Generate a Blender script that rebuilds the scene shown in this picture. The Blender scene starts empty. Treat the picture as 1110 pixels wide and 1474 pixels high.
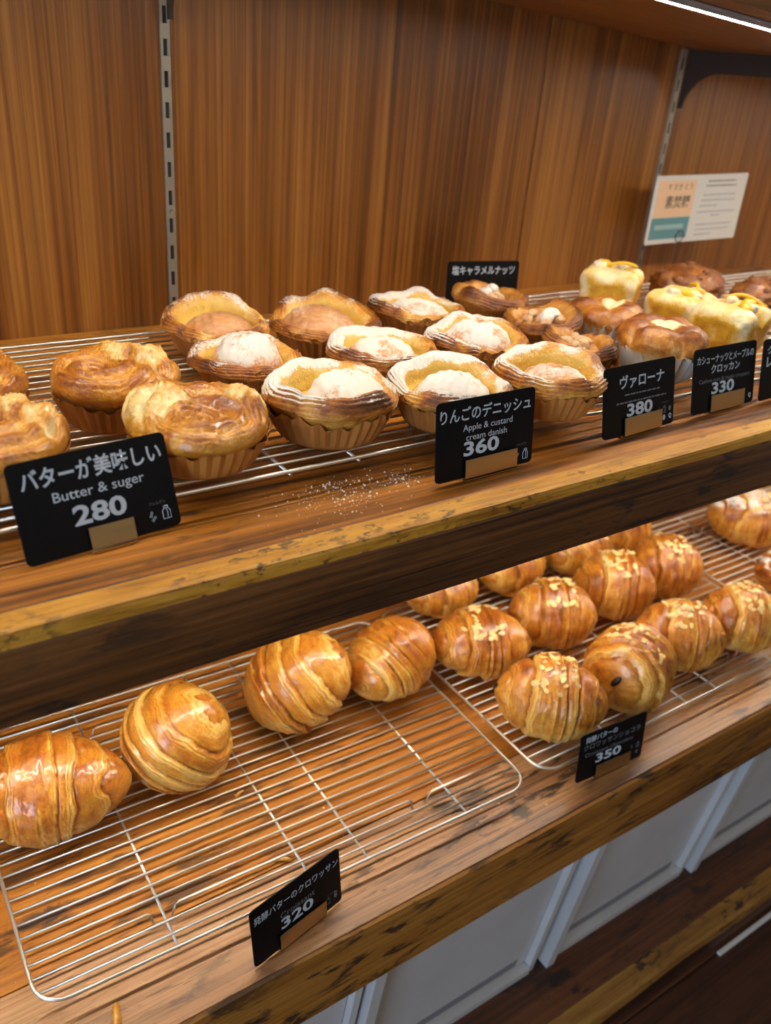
import bpy, math, random
import numpy as np
from mathutils import Vector, Matrix

random.seed(7)
scene = bpy.context.scene
COL = scene.collection
PI = math.pi

# ------------------------------------------------------------------ camera, light, exposure
FPX, YAW, PITCH, ROLL = 1256.06, 0.63633, 0.49398, -0.09194
CAM = Vector((0.0, -0.37401, 0.26578))
fwd = Vector((math.sin(YAW)*math.cos(PITCH), math.cos(YAW)*math.cos(PITCH), -math.sin(PITCH)))
right0 = Vector((math.cos(YAW), -math.sin(YAW), 0))
down0 = fwd.cross(right0)
cr, sr = math.cos(ROLL), math.sin(ROLL)
right = cr*right0 + sr*down0
down = -sr*right0 + cr*down0
cam_data = bpy.data.cameras.new('camera')
cam_data.sensor_fit = 'HORIZONTAL'
cam_data.sensor_width = 36.0
cam_data.lens = 36.0*FPX/1110.0
cam_data.clip_start = 0.01
cam_data.dof.use_dof = True
cam_data.dof.focus_distance = 0.64
cam_data.dof.aperture_fstop = 9.0
cam = bpy.data.objects.new('camera', cam_data)
COL.objects.link(cam)
M = Matrix((right, -down, -fwd)).transposed().to_4x4()
M.translation = CAM
cam.matrix_world = M
scene.camera = cam

world = bpy.data.worlds.new('world')
scene.world = world
world.use_nodes = True
bg = world.node_tree.nodes['Background']
bg.inputs[0].default_value = (1.0, 0.93, 0.84, 1)
bg.inputs[1].default_value = 0.15

def area_light(name, loc, target, sx, sy, power, color):
    d = bpy.data.lights.new(name, 'AREA')
    d.shape = 'RECTANGLE'; d.size = sx; d.size_y = sy; d.energy = power; d.color = color
    o = bpy.data.objects.new(name, d); COL.objects.link(o)
    o.location = loc
    o.rotation_euler = (Vector(target)-Vector(loc)).to_track_quat('-Z', 'Y').to_euler()
    return o
area_light('window_daylight', (-2.6, -1.3, 0.2), (0.6, 0.0, -0.5), 1.3, 1.6, 60, (0.55, 0.74, 1.0))
area_light('front_fill_light', (1.1, -1.5, 1.6), (0.8, 0.0, -0.3), 1.2, 0.3, 9, (1.0, 0.90, 0.78))  # added fill from above for soft light on the fronts, no lamp seen there

LED_STRENGTH = 86.0
LED_LOWER = 80.0
LED_COLOR = (1.0, 0.90, 0.76, 1)
vs = scene.view_settings
vs.view_transform = 'Standard'
vs.look = 'None'
vs.exposure = 0.0
vs.gamma = 1.0
vs.use_curve_mapping = False

# ------------------------------------------------------------------ key dimensions (metres)
WALL_Y = 0.446
H = 0.370            # drop from upper to lower shelf top
T1, T2 = 0.058, 0.084
LOW_Y = -0.0086
RACK = 0.018         # height of rack wires over the shelf
RT = RACK + 0.0012
X0, X1 = -0.7, 2.3
def top_z(x): return 0.3569 - 0.06866*x

# ------------------------------------------------------------------ noise + mesh helpers
def _hash(i, j, k, s):
    n = (i*374761393 + j*668265263 + k*2147483647 + s*974634777) & 0xffffffff
    n = ((n ^ (n >> 13))*1274126177) & 0xffffffff
    n = (n ^ (n >> 16)) & 0xffffffff
    return n/4294967295.0
def vnoise(P, f, seed=0):
    P = np.asarray(P, float)*f + 1000.0
    I = np.floor(P).astype(np.int64); F = P-I
    F = F*F*(3-2*F)
    r = 0
    for a in (0, 1):
        for b in (0, 1):
            for c in (0, 1):
                w = (F[..., 0] if a else 1-F[..., 0])*(F[..., 1] if b else 1-F[..., 1])*(F[..., 2] if c else 1-F[..., 2])
                r = r + w*_hash(I[..., 0]+a, I[..., 1]+b, I[..., 2]+c, seed)
    return r*2-1
def fbm(P, f, seed=0, o=3):
    r = 0; a = 1.0; t = 0
    for k in range(o):
        r = r + a*vnoise(P, f*2**k, seed+17*k); t += a; a *= .5
    return r/t
def sstep(a, b, x):
    t = np.clip((x-a)/(b-a), 0, 1); return t*t*(3-2*t)

def link(o, parent=None):
    COL.objects.link(o)
    if parent is not None: o.parent = parent
    return o
def mesh(name, V, F, mat, smooth=True, attrs=None):
    m = bpy.data.meshes.new(name)
    V = np.asarray(V, float)
    m.from_pydata(V.tolist(), [], F)
    if smooth:
        m.polygons.foreach_set('use_smooth', [True]*len(m.polygons))
    if attrs:
        for k, a in attrs.items():
            at = m.attributes.new(k, 'FLOAT', 'POINT')
            at.data.foreach_set('value', np.asarray(a, np.float32).ravel())
    if mat: m.materials.append(mat)
    m.update()
    return m
def obj(name, me, parent=None, loc=None, rot=None):
    o = bpy.data.objects.new(name, me)
    if loc is not None: o.location = loc
    if rot is not None: o.rotation_euler = rot
    return link(o, parent)
def tag(o, label=None, cat=None, group=None, kind=None):
    if label: o['label'] = label
    if cat: o['category'] = cat
    if group: o['group'] = group
    if kind: o['kind'] = kind
    return o
def empty(name, loc=(0, 0, 0), rz=0.0):
    o = bpy.data.objects.new(name, None)
    o.location = loc; o.rotation_euler = (0, 0, rz); o.empty_display_size = .02
    return link(o)

class MB:
    """collects boxes, tubes and prisms into one mesh"""
    def __init__(s): s.V = []; s.F = []
    def add(s, V, F):
        b = len(s.V); s.V += [tuple(v) for v in V]; s.F += [tuple(i+b for i in f) for f in F]; return s
    def box(s, a, b, bev=0.0):
        (x0, y0, z0), (x1, y1, z1) = a, b
        if bev <= 0:
            V = [(x, y, z) for z in (z0, z1) for y in (y0, y1) for x in (x0, x1)]
            return s.add(V, [(0, 2, 3, 1), (4, 5, 7, 6), (0, 1, 5, 4), (2, 6, 7, 3), (0, 4, 6, 2), (1, 3, 7, 5)])
        import bmesh
        bm = bmesh.new(); bmesh.ops.create_cube(bm, size=1)
        for v in bm.verts:
            v.co = ((v.co.x+.5)*(x1-x0)+x0, (v.co.y+.5)*(y1-y0)+y0, (v.co.z+.5)*(z1-z0)+z0)
        bmesh.ops.bevel(bm, geom=bm.edges[:], offset=bev, segments=2, affect='EDGES', profile=.5)
        bm.verts.index_update()
        s.add([v.co[:] for v in bm.verts], [[v.index for v in f.verts] for f in bm.faces]); bm.free(); return s
    def tube(s, pts, r, n=8, closed=False):
        P = [Vector(p) for p in pts]; m = len(P); V = []
        for i, p in enumerate(P):
            a = P[(i-1) % m] if (closed or i > 0) else p
            b = P[(i+1) % m] if (closed or i < m-1) else p
            t = (b-a).normalized()
            u = t.cross(Vector((0.013, 0.027, 1))) if abs(t.z) < .9 else t.cross(Vector((1, 0.01, 0.02)))
            u.normalize(); w = t.cross(u)
            for k in range(n):
                q = 2*PI*k/n; V.append(p+(u*math.cos(q)+w*math.sin(q))*r)
        F = []
        for i in range(m if closed else m-1):
            j = (i+1) % m
            for k in range(n):
                F.append((i*n+k, i*n+(k+1) % n, j*n+(k+1) % n, j*n+k))
        if not closed:
            F.append(tuple(range(n-1, -1, -1))); F.append(tuple((m-1)*n+k for k in range(n)))
        return s.add(V, F)
    def prism(s, poly, f0, f1):
        """poly: 2D points; f0 / f1 map a 2D point to 3D for either cap"""
        n = len(poly)
        V = [f0(*p) for p in poly]+[f1(*p) for p in poly]
        F = [tuple(range(n-1, -1, -1)), tuple(range(n, 2*n))]+[(i, (i+1) % n, n+(i+1) % n, n+i) for i in range(n)]
        return s.add(V, F)
    def me(s, name, mat, smooth=False): return mesh(name, s.V, s.F, mat, smooth)

def grid_faces(nv, nt, wrap=True, cap0=True, cap1=True):
    F = []
    for i in range(nv-1):
        for k in range(nt if wrap else nt-1):
            F.append((i*nt+k, i*nt+(k+1) % nt, (i+1)*nt+(k+1) % nt, (i+1)*nt+k))
    if cap0: F.append(tuple(range(nt-1, -1, -1)))
    if cap1: F.append(tuple((nv-1)*nt+k for k in range(nt)))
    return F
def grid_normals(P, wrap=True):
    du = np.gradient(P, axis=0)
    dv = (np.roll(P, -1, 1)-np.roll(P, 1, 1)) if wrap else np.gradient(P, axis=1)
    n = np.cross(dv, du); l = np.linalg.norm(n, axis=-1, keepdims=True)
    return n/np.maximum(l, 1e-12)
def catmull(keys, n):
    K = np.asarray(keys, float); m = len(K)
    t = np.linspace(0, m-1, n); i = np.minimum(t.astype(int), m-2); f = (t-i)[:, None]
    g = lambda j: K[np.clip(j, 0, m-1)]
    a, b, c, d = g(i-1), g(i), g(i+1), g(i+2)
    return .5*((2*b)+(c-a)*f+(2*a-5*b+4*c-d)*f**2+(3*b-a-3*c+d)*f**3)

# ------------------------------------------------------------------ materials
class NT:
    def __init__(s, name):
        s.m = bpy.data.materials.new(name); s.m.use_nodes = True
        s.t = s.m.node_tree; s.b = s.t.nodes['Principled BSDF']
    def n(s, kind, **kw):
        x = s.t.nodes.new(kind)
        for k, v in kw.items():
            if isinstance(k, str) and hasattr(x, k): setattr(x, k, v)
        return x
    def l(s, a, b): s.t.links.new(a, b)
    def noise(s, vec, scale, detail=3, rough=.55, dist=0.0):
        x = s.n('ShaderNodeTexNoise'); x.inputs['Scale'].default_value = scale; x.inputs['Detail'].default_value = detail
        x.inputs['Roughness'].default_value = rough; x.inputs['Distortion'].default_value = dist
        if vec is not None: s.l(vec, x.inputs['Vector'])
        return x.outputs['Fac']
    def ramp(s, fac, stops, interp='LINEAR'):
        x = s.n('ShaderNodeValToRGB'); cr_ = x.color_ramp; cr_.interpolation = interp
        while len(cr_.elements) < len(stops): cr_.elements.new(.5)
        for e, (p, c) in zip(cr_.elements, stops):
            e.position = p; e.color = (c, c, c, 1) if isinstance(c, (int, float)) else (*c, 1)
        s.l(fac, x.inputs[0]); return x.outputs[0]
    def mix(s, fac, a, b, mode='MIX'):
        x = s.n('ShaderNodeMix'); x.data_type = 'RGBA'; x.blend_type = mode
        for v, i in ((fac, 0), (a, 6), (b, 7)):
            if hasattr(v, 'is_output'): s.l(v, x.inputs[i])
            elif isinstance(v, (int, float)): x.inputs[i].default_value = v
            else: x.inputs[i].default_value = (*v, 1)
        return x.outputs[2]
    def math(s, op, a, b=0.0, c=None):
        x = s.n('ShaderNodeMath'); x.operation = op
        for i, v in enumerate((a, b, c)):
            if v is None: continue
            if hasattr(v, 'is_output'): s.l(v, x.inputs[i])
            else: x.inputs[i].default_value = v
        return x.outputs[0]
    def coord(s, scale=(1, 1, 1), shift=False, loc=(0, 0, 0)):
        tc = s.n('ShaderNodeTexCoord'); mp = s.n('ShaderNodeMapping')
        mp.inputs['Scale'].default_value = scale; mp.inputs['Location'].default_value = loc
        v = tc.outputs['Object']
        if shift:
            oi = s.n('ShaderNodeObjectInfo'); ad = s.n('ShaderNodeVectorMath'); ad.operation = 'ADD'
            k = s.math('MULTIPLY', oi.outputs['Random'], 7.3)
            s.l(v, ad.inputs[0]); s.l(k, ad.inputs[1]); v = ad.outputs[0]
        s.l(v, mp.inputs['Vector']); return mp.outputs[0]
    def attr(s, name):
        x = s.n('ShaderNodeAttribute'); x.attribute_name = name; return x.outputs['Fac']
    def bump(s, h, strength=.3, dist=.002):
        x = s.n('ShaderNodeBump'); x.inputs['Strength'].default_value = strength; x.inputs['Distance'].default_value = dist
        s.l(h, x.inputs['Height']); s.l(x.outputs[0], s.b.inputs['Normal'])
    def set(s, **kw):
        for k, v in kw.items():
            i = s.b.inputs[k.replace('_', ' ')]
            if hasattr(v, 'is_output'): s.l(v, i)
            elif isinstance(v, tuple): i.default_value = (*v, 1)
            else: i.default_value = v
        return s.m

def plain(name, col, rough=.5, metal=0.0, **kw):
    q = NT(name); return q.set(Base_Color=col, Roughness=rough, Metallic=metal, **kw)

def wood(name, axis, dark, mid, light, rough=(.35, .55), pits=.5, across=26.0, along=1.6, spots=(), fig=1.0, shift=True, fine=9.0):
    q = NT(name)
    def sc(a, c):
        v = [c, c, c]; v[axis] = a; return tuple(v)
    A = q.noise(q.coord(sc(along, across), shift), 1.0, 5, .6, .9*fig)
    B = q.noise(q.coord(sc(along*1.6, across*fine), shift), 1.0, 4, .65, .5*fig)
    C = q.noise(q.coord(sc(along*.6, across*.18), shift), 1.0, 2, .5, .3)
    f = q.math('ADD', q.math('MULTIPLY', A, .48), q.math('MULTIPLY', B, .52))
    f = q.math('ADD', f, q.math('MULTIPLY', q.math('SUBTRACT', C, .5), .45))
    col = q.ramp(f, [(.33, dark), (.49, mid), (.66, light)])
    if pits:
        D = q.noise(q.coord(sc(along*9, across*2.6), shift, (3.1, 1.7, .4)), 1.0, 4, .65, .4)
        E_ = q.noise(q.coord(sc(along*1.5, across*.35), shift, (1.1, 4.7, 2.4)), 1.0, 2)
        m = q.math('MULTIPLY', q.ramp(D, [(.53, 0.0), (.62, 1.0)]), q.ramp(E_, [(.40, 0.0), (.56, 1.0)]))
        col = q.mix(q.math('MULTIPLY', m, pits), col, (.018, .012, .008))
    for (sx, sy, sz, rx, ry, rz, amt, c) in spots:
        tc = q.n('ShaderNodeTexCoord'); mp = q.n('ShaderNodeMapping'); mp.vector_type = 'POINT'
        mp.inputs['Scale'].default_value = (1/rx, 1/ry, 1/rz)
        mp.inputs['Location'].default_value = (-sx/rx, -sy/ry, -sz/rz)
        q.l(tc.outputs['Object'], mp.inputs['Vector'])
        ln = q.n('ShaderNodeVectorMath'); ln.operation = 'LENGTH'; q.l(mp.outputs[0], ln.inputs[0])
        nn = q.noise(q.coord((160, 160, 160)), 1.0, 3)
        dd = q.math('ADD', ln.outputs['Value'], q.math('MULTIPLY', q.math('SUBTRACT', nn, .5), 1.5))
        col = q.mix(q.ramp(dd, [(.55, amt), (1.15, 0.0)]), col, c)
    q.bump(B, .25, .0012)
    return q.set(Base_Color=col, Roughness=q.ramp(A, [(.3, rough[0]), (.7, rough[1])]))

def pastry(name, pale, gold, brown, gloss=.3, bump=.35, coat=.25):
    """crust / sugar / cust are the dough's own marks, stored per vertex"""
    q = NT(name)
    co = q.coord()
    n1 = q.noise(co, 70, 4, .6); n2 = q.noise(co, 420, 3, .6); n3 = q.noise(co, 1100, 2, .6)
    f = q.math('ADD', q.attr('crust'), q.math('MULTIPLY', q.math('SUBTRACT', n1, .5), .7))
    f = q.math('ADD', f, q.math('MULTIPLY', q.math('SUBTRACT', n2, .5), .45))
    dark = tuple(c*.36 for c in brown)
    col = q.ramp(f, [(.05, pale), (.38, gold), (.72, brown), (1.0, dark)])
    cu = q.attr('cust')
    col = q.mix(cu, col, q.mix(n1, (.62, .34, .025), (.86, .60, .13)))
    g = q.math('ADD', q.attr('sugar'), q.math('MULTIPLY', q.math('SUBTRACT', n2, .5), .9))
    g = q.math('ADD', g, q.math('MULTIPLY', q.math('SUBTRACT', n3, .5), .35))
    sm = q.ramp(g, [(.36, 0.0), (.60, .93)])
    col = q.mix(sm, col, (.80, .76, .68))
    n4 = q.noise(co, 190, 4, .65)
    q.bump(q.math('ADD', q.math('ADD', q.math('MULTIPLY', n1, .5), q.math('MULTIPLY', n4, .6)), q.math('MULTIPLY', n2, .35)), bump, .0026)
    ro = q.math('ADD', q.math('MULTIPLY', sm, .6), q.math('ADD', gloss, q.math('MULTIPLY', n1, .18)))
    q.set(Base_Color=col, Roughness=ro, Coat_Weight=coat, Coat_Roughness=.12)
    q.b.inputs['Subsurface Weight'].default_value = .06
    q.b.inputs['Subsurface Radius'].default_value = (.006, .003, .001)
    return q.m

SPOT = [(.484, .020, -H, .013, .011, .02, .85, (.035, .030, .022)),
        (.503, .030, -H, .008, .003, .02, .8, (.10, .035, .012)),
        (.071, .131, -H, .030, .008, .02, .85, (.03, .025, .02)),
        (.456, .058, -H, .022, .014, .02, .7, (.04, .03, .02)),
        (.300, .030, -H, .012, .004, .02, .55, (.04, .03, .02))]
MW = {
 'wall': wood('wall_wood', 2, (.042, .012, .002), (.190, .064, .009), (.37, .150, .026), (.28, .44), 0, 20, 1.0, fig=1.2, fine=10.0),
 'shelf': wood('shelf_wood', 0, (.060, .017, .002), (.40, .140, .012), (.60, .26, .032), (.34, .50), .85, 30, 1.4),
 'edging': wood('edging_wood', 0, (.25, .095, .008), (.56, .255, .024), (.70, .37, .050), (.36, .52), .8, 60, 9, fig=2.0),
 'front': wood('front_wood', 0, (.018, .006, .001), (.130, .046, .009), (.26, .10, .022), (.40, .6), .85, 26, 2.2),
 'lower': wood('lower_shelf_wood', 0, (.075, .022, .003), (.38, .128, .011), (.52, .21, .026), (.34, .48), .75, 28, 1.5, spots=SPOT, shift=False),
 'low_worn_sheen': wood('worn_sheen_wood', 0, (.085, .035, .014), (.40, .190, .072), (.58, .34, .16), (.34, .46), .9, 34, 2.2, spots=SPOT, shift=False),  # pitted worn wood; the paler grey tone paints in the light strip's sheen
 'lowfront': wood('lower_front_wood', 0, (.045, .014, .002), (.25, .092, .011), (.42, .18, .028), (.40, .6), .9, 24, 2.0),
 'top': wood('top_shelf_wood', 0, (.10, .034, .006), (.19, .072, .013), (.27, .11, .023), (.45, .6), 0, 16, 1.0),
 'bottom': wood('bottom_board_wood', 0, (.02, .006, .002), (.095, .027, .006), (.17, .054, .012), (.45, .6), .9, 22, 1.8),
 'worn': wood('worn_edge_wood', 0, (.10, .035, .006), (.28, .12, .016), (.40, .19, .03), (.5, .65), .95, 40, 5),
 'floor': wood('floor_wood', 0, (.03, .010, .004), (.085, .027, .010), (.13, .045, .016), (.45, .6), .3, 18, 1.2),
}
M_CRO = pastry('croissant_crust', (.82, .51, .13), (.63, .265, .024), (.40, .110, .009), .20, .42, .55)
M_CHO = pastry('chocolate_croissant_crust', (.82, .48, .11), (.60, .24, .022), (.33, .085, .008), .24, .38, .40)
M_DAN = pastry('danish_crust', (.84, .57, .20), (.66, .31, .040), (.36, .105, .013), .36, .85, .08)
M_BUN = pastry('sugar_bun_crust', (.84, .60, .25), (.68, .31, .027), (.38, .11, .010), .26, .95, .45)
M_NUT = pastry('caramel_danish_crust', (.72, .42, .14), (.53, .23, .036), (.27, .08, .012), .38, .5, .08)
M_VAL = pastry('brioche_crust', (.84, .68, .38), (.60, .25, .032), (.30, .082, .012), .30, .45, .15)
M_LEM = pastry('lemon_bread_crust', (.90, .74, .42), (.76, .43, .028), (.55, .21, .010), .34, .45, .15)
M_KRO = pastry('croquant_crust', (.56, .25, .04), (.34, .105, .013), (.13, .034, .005), .30, 1.0, .3)
def apple_mat():
    q = NT('baked_apple'); co = q.coord()
    n1 = q.noise(q.coord((60, 260, 60)), 1.0, 3); n2 = q.noise(co, 420, 3, .6); n3 = q.noise(co, 1200, 2)
    col = q.ramp(n1, [(.3, (.50, .20, .07)), (.7, (.70, .38, .16))])
    g = q.math('ADD', q.attr('sugar'), q.math('MULTIPLY', q.math('SUBTRACT', n2, .5), .8))
    g = q.math('ADD', g, q.math('MULTIPLY', q.math('SUBTRACT', n3, .5), .3))
    sm = q.ramp(g, [(.34, 0.0), (.62, .95)])
    q.bump(n2, .3, .001)
    return q.set(Base_Color=q.mix(sm, col, (.80, .76, .68)), Roughness=q.math('ADD', .35, q.math('MULTIPLY', sm, .5)))
M_APPLE = apple_mat()
def custard_mat():
    q = NT('custard'); n = q.noise(q.coord(), 90, 3)
    return q.set(Base_Color=q.ramp(n, [(.3, (.60, .33, .02)), (.7, (.84, .58, .10))]), Roughness=.25, Coat_Weight=.3)
M_CUST = custard_mat()
def paper(name, a, b):
    q = NT(name); n = q.noise(q.coord((60, 60, 25)), 1.0, 3)
    q.set(Base_Color=q.ramp(n, [(.3, a), (.7, b)]), Roughness=.5)
    return q.m
M_PAPER = paper('brown_baking_paper', (.34, .125, .022), (.50, .215, .048))
M_PAPERW = paper('white_baking_paper', (.62, .56, .48), (.74, .69, .60))
M_PAPERD = paper('buttered_baking_paper', (.36, .125, .018), (.52, .215, .040))
M_ALM = plain('almond', (.80, .54, .21), .5)
M_CHOC = plain('dark_chocolate', (.016, .009, .006), .3)
M_NUTS = plain('caramel_nut', (.60, .38, .20), .5)
M_ICING = plain('white_icing', (.80, .74, .66), .5)
M_ZEST = plain('lemon_zest', (.80, .46, .012), .35)
M_CREAM = plain('cookie_cream', (.84, .70, .44), .6)
def steel():
    q = NT('rack_steel'); n = q.noise(q.coord((40, 40, 40)), 1.0, 2)
    return q.set(Base_Color=(.70, .68, .63), Metallic=1.0, Roughness=q.ramp(n, [(.3, .34), (.7, .44)]))
M_STEEL = steel()
M_BLACK = plain('black_card', (.003, .003, .004), .5, 0.0, Specular_IOR_Level=.18)
M_TEXT = plain('card_print', (.52, .58, .64), .6)
M_DIM = plain('card_print_dim', (.16, .17, .19), .6)
def brass():
    q = NT('brass'); n = q.noise(q.coord((30, 30, 900)), 1.0, 3)
    return q.set(Base_Color=(.62, .43, .20), Metallic=1.0, Roughness=q.ramp(n, [(.3, .30), (.7, .42)]))
M_BRASS = brass()
M_STD = plain('zinc_steel', (.36, .33, .27), .45, .7)
M_SLOT = plain('slot_dark', (.02, .017, .013), .8)
M_BRK = plain('bracket_paint', (.045, .034, .026), .5, .3)
def bin_mat():
    q = NT('white_plastic'); n = q.noise(q.coord(), 12, 3)
    return q.set(Base_Color=q.ramp(n, [(.3, (.50, .475, .455)), (.7, (.57, .545, .52))]), Roughness=.42)
M_BIN = bin_mat()
M_BIN_SHADE = plain('bin_shade_grey', (.20, .19, .20), .5)  # grey for the painted shade on the bin fronts
M_ALU = plain('led_channel', (.55, .53, .50), .4, .6)
M_WHITE = plain('white_paint_strip', (.75, .73, .70), .5)
def led_mat(strength):
    q = NT('led_diffuser')
    q.b.inputs['Emission Color'].default_value = LED_COLOR
    q.b.inputs['Emission Strength'].default_value = strength
    return q.set(Base_Color=(.9, .9, .9))
M_LED = led_mat(LED_STRENGTH); M_LED2 = led_mat(LED_LOWER)

# ------------------------------------------------------------------ the setting
w = MB().box((X0, WALL_Y+.012, -.80), (X1, WALL_Y+.05, 1.0))
wall = obj('wall_back', w.me('wall_back', MW['wall']))
tag(wall, 'wooden back wall of vertical grained panels', kind='structure')
for a, b in ((X0, .3205), (.3225, .7725), (.7745, 1.0035), (1.0055, X1)):
    obj('panel', MB().box((a, WALL_Y, -.44), (b, WALL_Y+.0125, 1.0), .0008).me('panel', MW['wall']), wall)
FLOOR_Z = -.80
fl = obj('floor', MB().box((X0, -2.2, FLOOR_Z-.04), (X1, WALL_Y+.05, FLOOR_Z-.004)).me('floor', MW['floor']))
tag(fl, 'dark reddish wooden plank floor', kind='structure')
y = -2.2; i = 0
while y < .40:
    obj('plank', MB().box((X0, y, FLOOR_Z-.005), (X1, y+.118, FLOOR_Z), .001).me('plank', MW['floor']), fl)
    y += .12

# ------------------------------------------------------------------ shelves
def rounded_front(y_front, z_top, thick, y_back, r, x0=X0, x1=X1, n=5):
    """profile polygon (y, z) of a board with softened front arrises"""
    P = [(y_back, z_top)]
    for k in range(n+1):
        a = PI/2+PI/2*k/n; P.append((y_front+r+r*math.cos(a), z_top-r+r*math.sin(a)))
    for k in range(n+1):
        a = PI+PI/2*k/n; P.append((y_front+r+r*math.cos(a), z_top-thick+r+r*math.sin(a)))
    P.append((y_back, z_top-thick)); return P
def board(poly, x0, x1, name, mat, nx=60, wob=.0007, seed=0):
    xs = np.linspace(x0, x1, nx); n = len(poly); V = []
    for xx in xs:
        for k, (yy, zz) in enumerate(poly):
            j = vnoise(np.array([xx*9, yy*40, zz*40]), 1.0, seed)*wob if 0 < k < n-1 else 0
            V.append((xx, yy+float(j), zz+float(j)*.6))
    F = [(i*n+k, (i+1)*n+k, (i+1)*n+(k+1) % n, i*n+(k+1) % n) for i in range(nx-1) for k in range(n)]
    F += [tuple(range(n)), tuple((nx-1)*n+k for k in range(n-1, -1, -1))]
    return mesh(name, V, F, mat, False)

up = empty('display_shelf'); tag(up, 'thick upper wooden shelf carrying the danishes and sugar buns', 'shelf')
# top boards with fine joints, ochre edging strip, dark front fascia
for a, b in ((.0185, .0585), (.0595, .170), (.171, .262), (.263, .354), (.355, .4455)):
    obj('plank', MB().box((X0, a, -.030), (X1, b, 0), .0007).me('plank', MW['shelf']), up)
poly = [(.018, 0), (.0035, 0), (.0012, -.0010), (.0002, -.0032), (.0002, -.010), (.018, -.010)]
obj('edge_strip', board(poly, X0, X1, 'edge_strip', MW['edging'], 80, .0005, 3), up)
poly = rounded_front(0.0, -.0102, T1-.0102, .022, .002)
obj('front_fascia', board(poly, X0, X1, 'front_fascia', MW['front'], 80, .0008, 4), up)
obj('underside_board', MB().box((X0, .0225, -T1+.006), (X1, .4455, -.0305)).me('underside_board', MW['top']), up)

lo = empty('display_shelf', (0, 0, 0)); tag(lo, 'thick lower wooden shelf under the croissants with worn front edge', 'shelf')
for a, b in ((.0805, .200), (.201, .322), (.323, .4455)):
    obj('plank', MB().box((X0, a, -H-.03), (X1, b, -H), .0007).me('plank', MW['lower']), lo)
obj('front_plank', MB().box((X0, LOW_Y+.004, -H-.03), (X1, .0795, -H), .0007).me('front_plank', MW['low_worn_sheen']), lo)
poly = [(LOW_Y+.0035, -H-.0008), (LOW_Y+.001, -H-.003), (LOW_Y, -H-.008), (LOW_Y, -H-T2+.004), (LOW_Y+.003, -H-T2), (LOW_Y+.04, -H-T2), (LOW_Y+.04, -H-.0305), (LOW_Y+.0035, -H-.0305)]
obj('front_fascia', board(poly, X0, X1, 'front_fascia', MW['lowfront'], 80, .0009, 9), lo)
obj('underside_board', MB().box((X0, LOW_Y+.041, -H-.045), (X1, .4455, -H-.0305)).me('underside_board', MW['top']), lo)

bo = empty('bottom_shelf'); tag(bo, 'dark worn lowest wooden board under the white bins', 'shelf')
for a, b in ((-.024, .13), (.131, .29), (.291, .4455)):
    obj('plank', MB().box((X0, a, -.735), (X1, b, -.705), .001).me('plank', MW['bottom']), bo)
obj('edge_strip', board(rounded_front(-.048, -.7055, .03, -.0245, .006), X0, X1, 'edge_strip', MW['worn'], 90, .0025, 6), bo)
obj('front_fascia', MB().box((X0, -.036, FLOOR_Z+.001), (X1, -.024, -.7362), .001).me('front_fascia', MW['bottom']), bo)
st = obj('floor_trim', MB().box((.88, -.0465, FLOOR_Z), (1.9, -.0405, FLOOR_Z+.004), .0008).me('floor_trim', M_WHITE))
tag(st, 'thin white strip on the floor below the lowest board', 'trim')

# top shelf on two brackets with its light strip
ts = empty('display_shelf'); tag(ts, 'highest brown wooden shelf at the top right with light strip', 'shelf')
ang = math.atan(.06866)
def tp(x, yy, dz=0.0): return (x, yy, top_z(x)+dz)
b_ = MB()
P8 = [tp(x, yy, dz) for dz in (0, .026) for yy in (.114, .4380) for x in (X0, X1)]
b_.add(P8, [(0, 2, 3, 1), (4, 5, 7, 6), (0, 1, 5, 4), (2, 6, 7, 3), (0, 4, 6, 2), (1, 3, 7, 5)])
obj('board', b_.me('board', MW['top']), ts)
def sloped_bar(name, mat, y0, y1, d0, d1, par, follow=top_z):
    q = MB(); P8 = [(x, yy, follow(x)+dz) for dz in (d0, d1) for yy in (y0, y1) for x in (X0+.02, X1-.02)]
    q.add(P8, [(0, 2, 3, 1), (4, 5, 7, 6), (0, 1, 5, 4), (2, 6, 7, 3), (0, 4, 6, 2), (1, 3, 7, 5)])
    return obj(name, q.me(name, mat), par)
def light_strip(label, yc, follow, led):
    r = empty('light_strip', (0, 0, 0)); tag(r, label, 'light')
    sloped_bar('channel', M_ALU, yc-.0075, yc+.0075, -.0016, 0.0, r, follow)
    sloped_bar('channel_lip', M_ALU, yc+.0050, yc+.0075, -.0046, -.0017, r, follow)
    sloped_bar('channel_lip', M_ALU, yc-.0075, yc-.0050, -.0046, -.0017, r, follow)
    sloped_bar('diffuser', led, yc-.0048, yc+.0048, -.0040, -.0018, r, follow)
    return r
light_strip('glowing white light strip under the highest shelf', .157, lambda x: top_z(x)-.0004, M_LED)
light_strip('glowing light strip hidden under the upper display shelf', .157, lambda x: -T1+.0056, M_LED2)
def bracket(x):
    t = top_z(x)-.0005
    pts = [(.436, t-.001), (.436, t-.068)]
    for k in range(9):
        a = PI-PI/2*k/8
        pts.append((.378+.052*math.cos(a)*-1 if False else .436-.006-.05*(1-math.cos(PI/2*k/8)), t-.068+.043*math.sin(PI/2*k/8)))
    pts += [(.135, t-.022), (.130, t-.018), (.130, t-.001)]
    q = MB().prism(pts, lambda a, b: (x-.0016, a, b-.06866*-.0016), lambda a, b: (x+.0016, a, b-.06866*.0016))
    return q
for x in (.3225, 1.0040):
    obj('bracket', bracket(x).me('bracket', M_BRK), ts)

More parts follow.
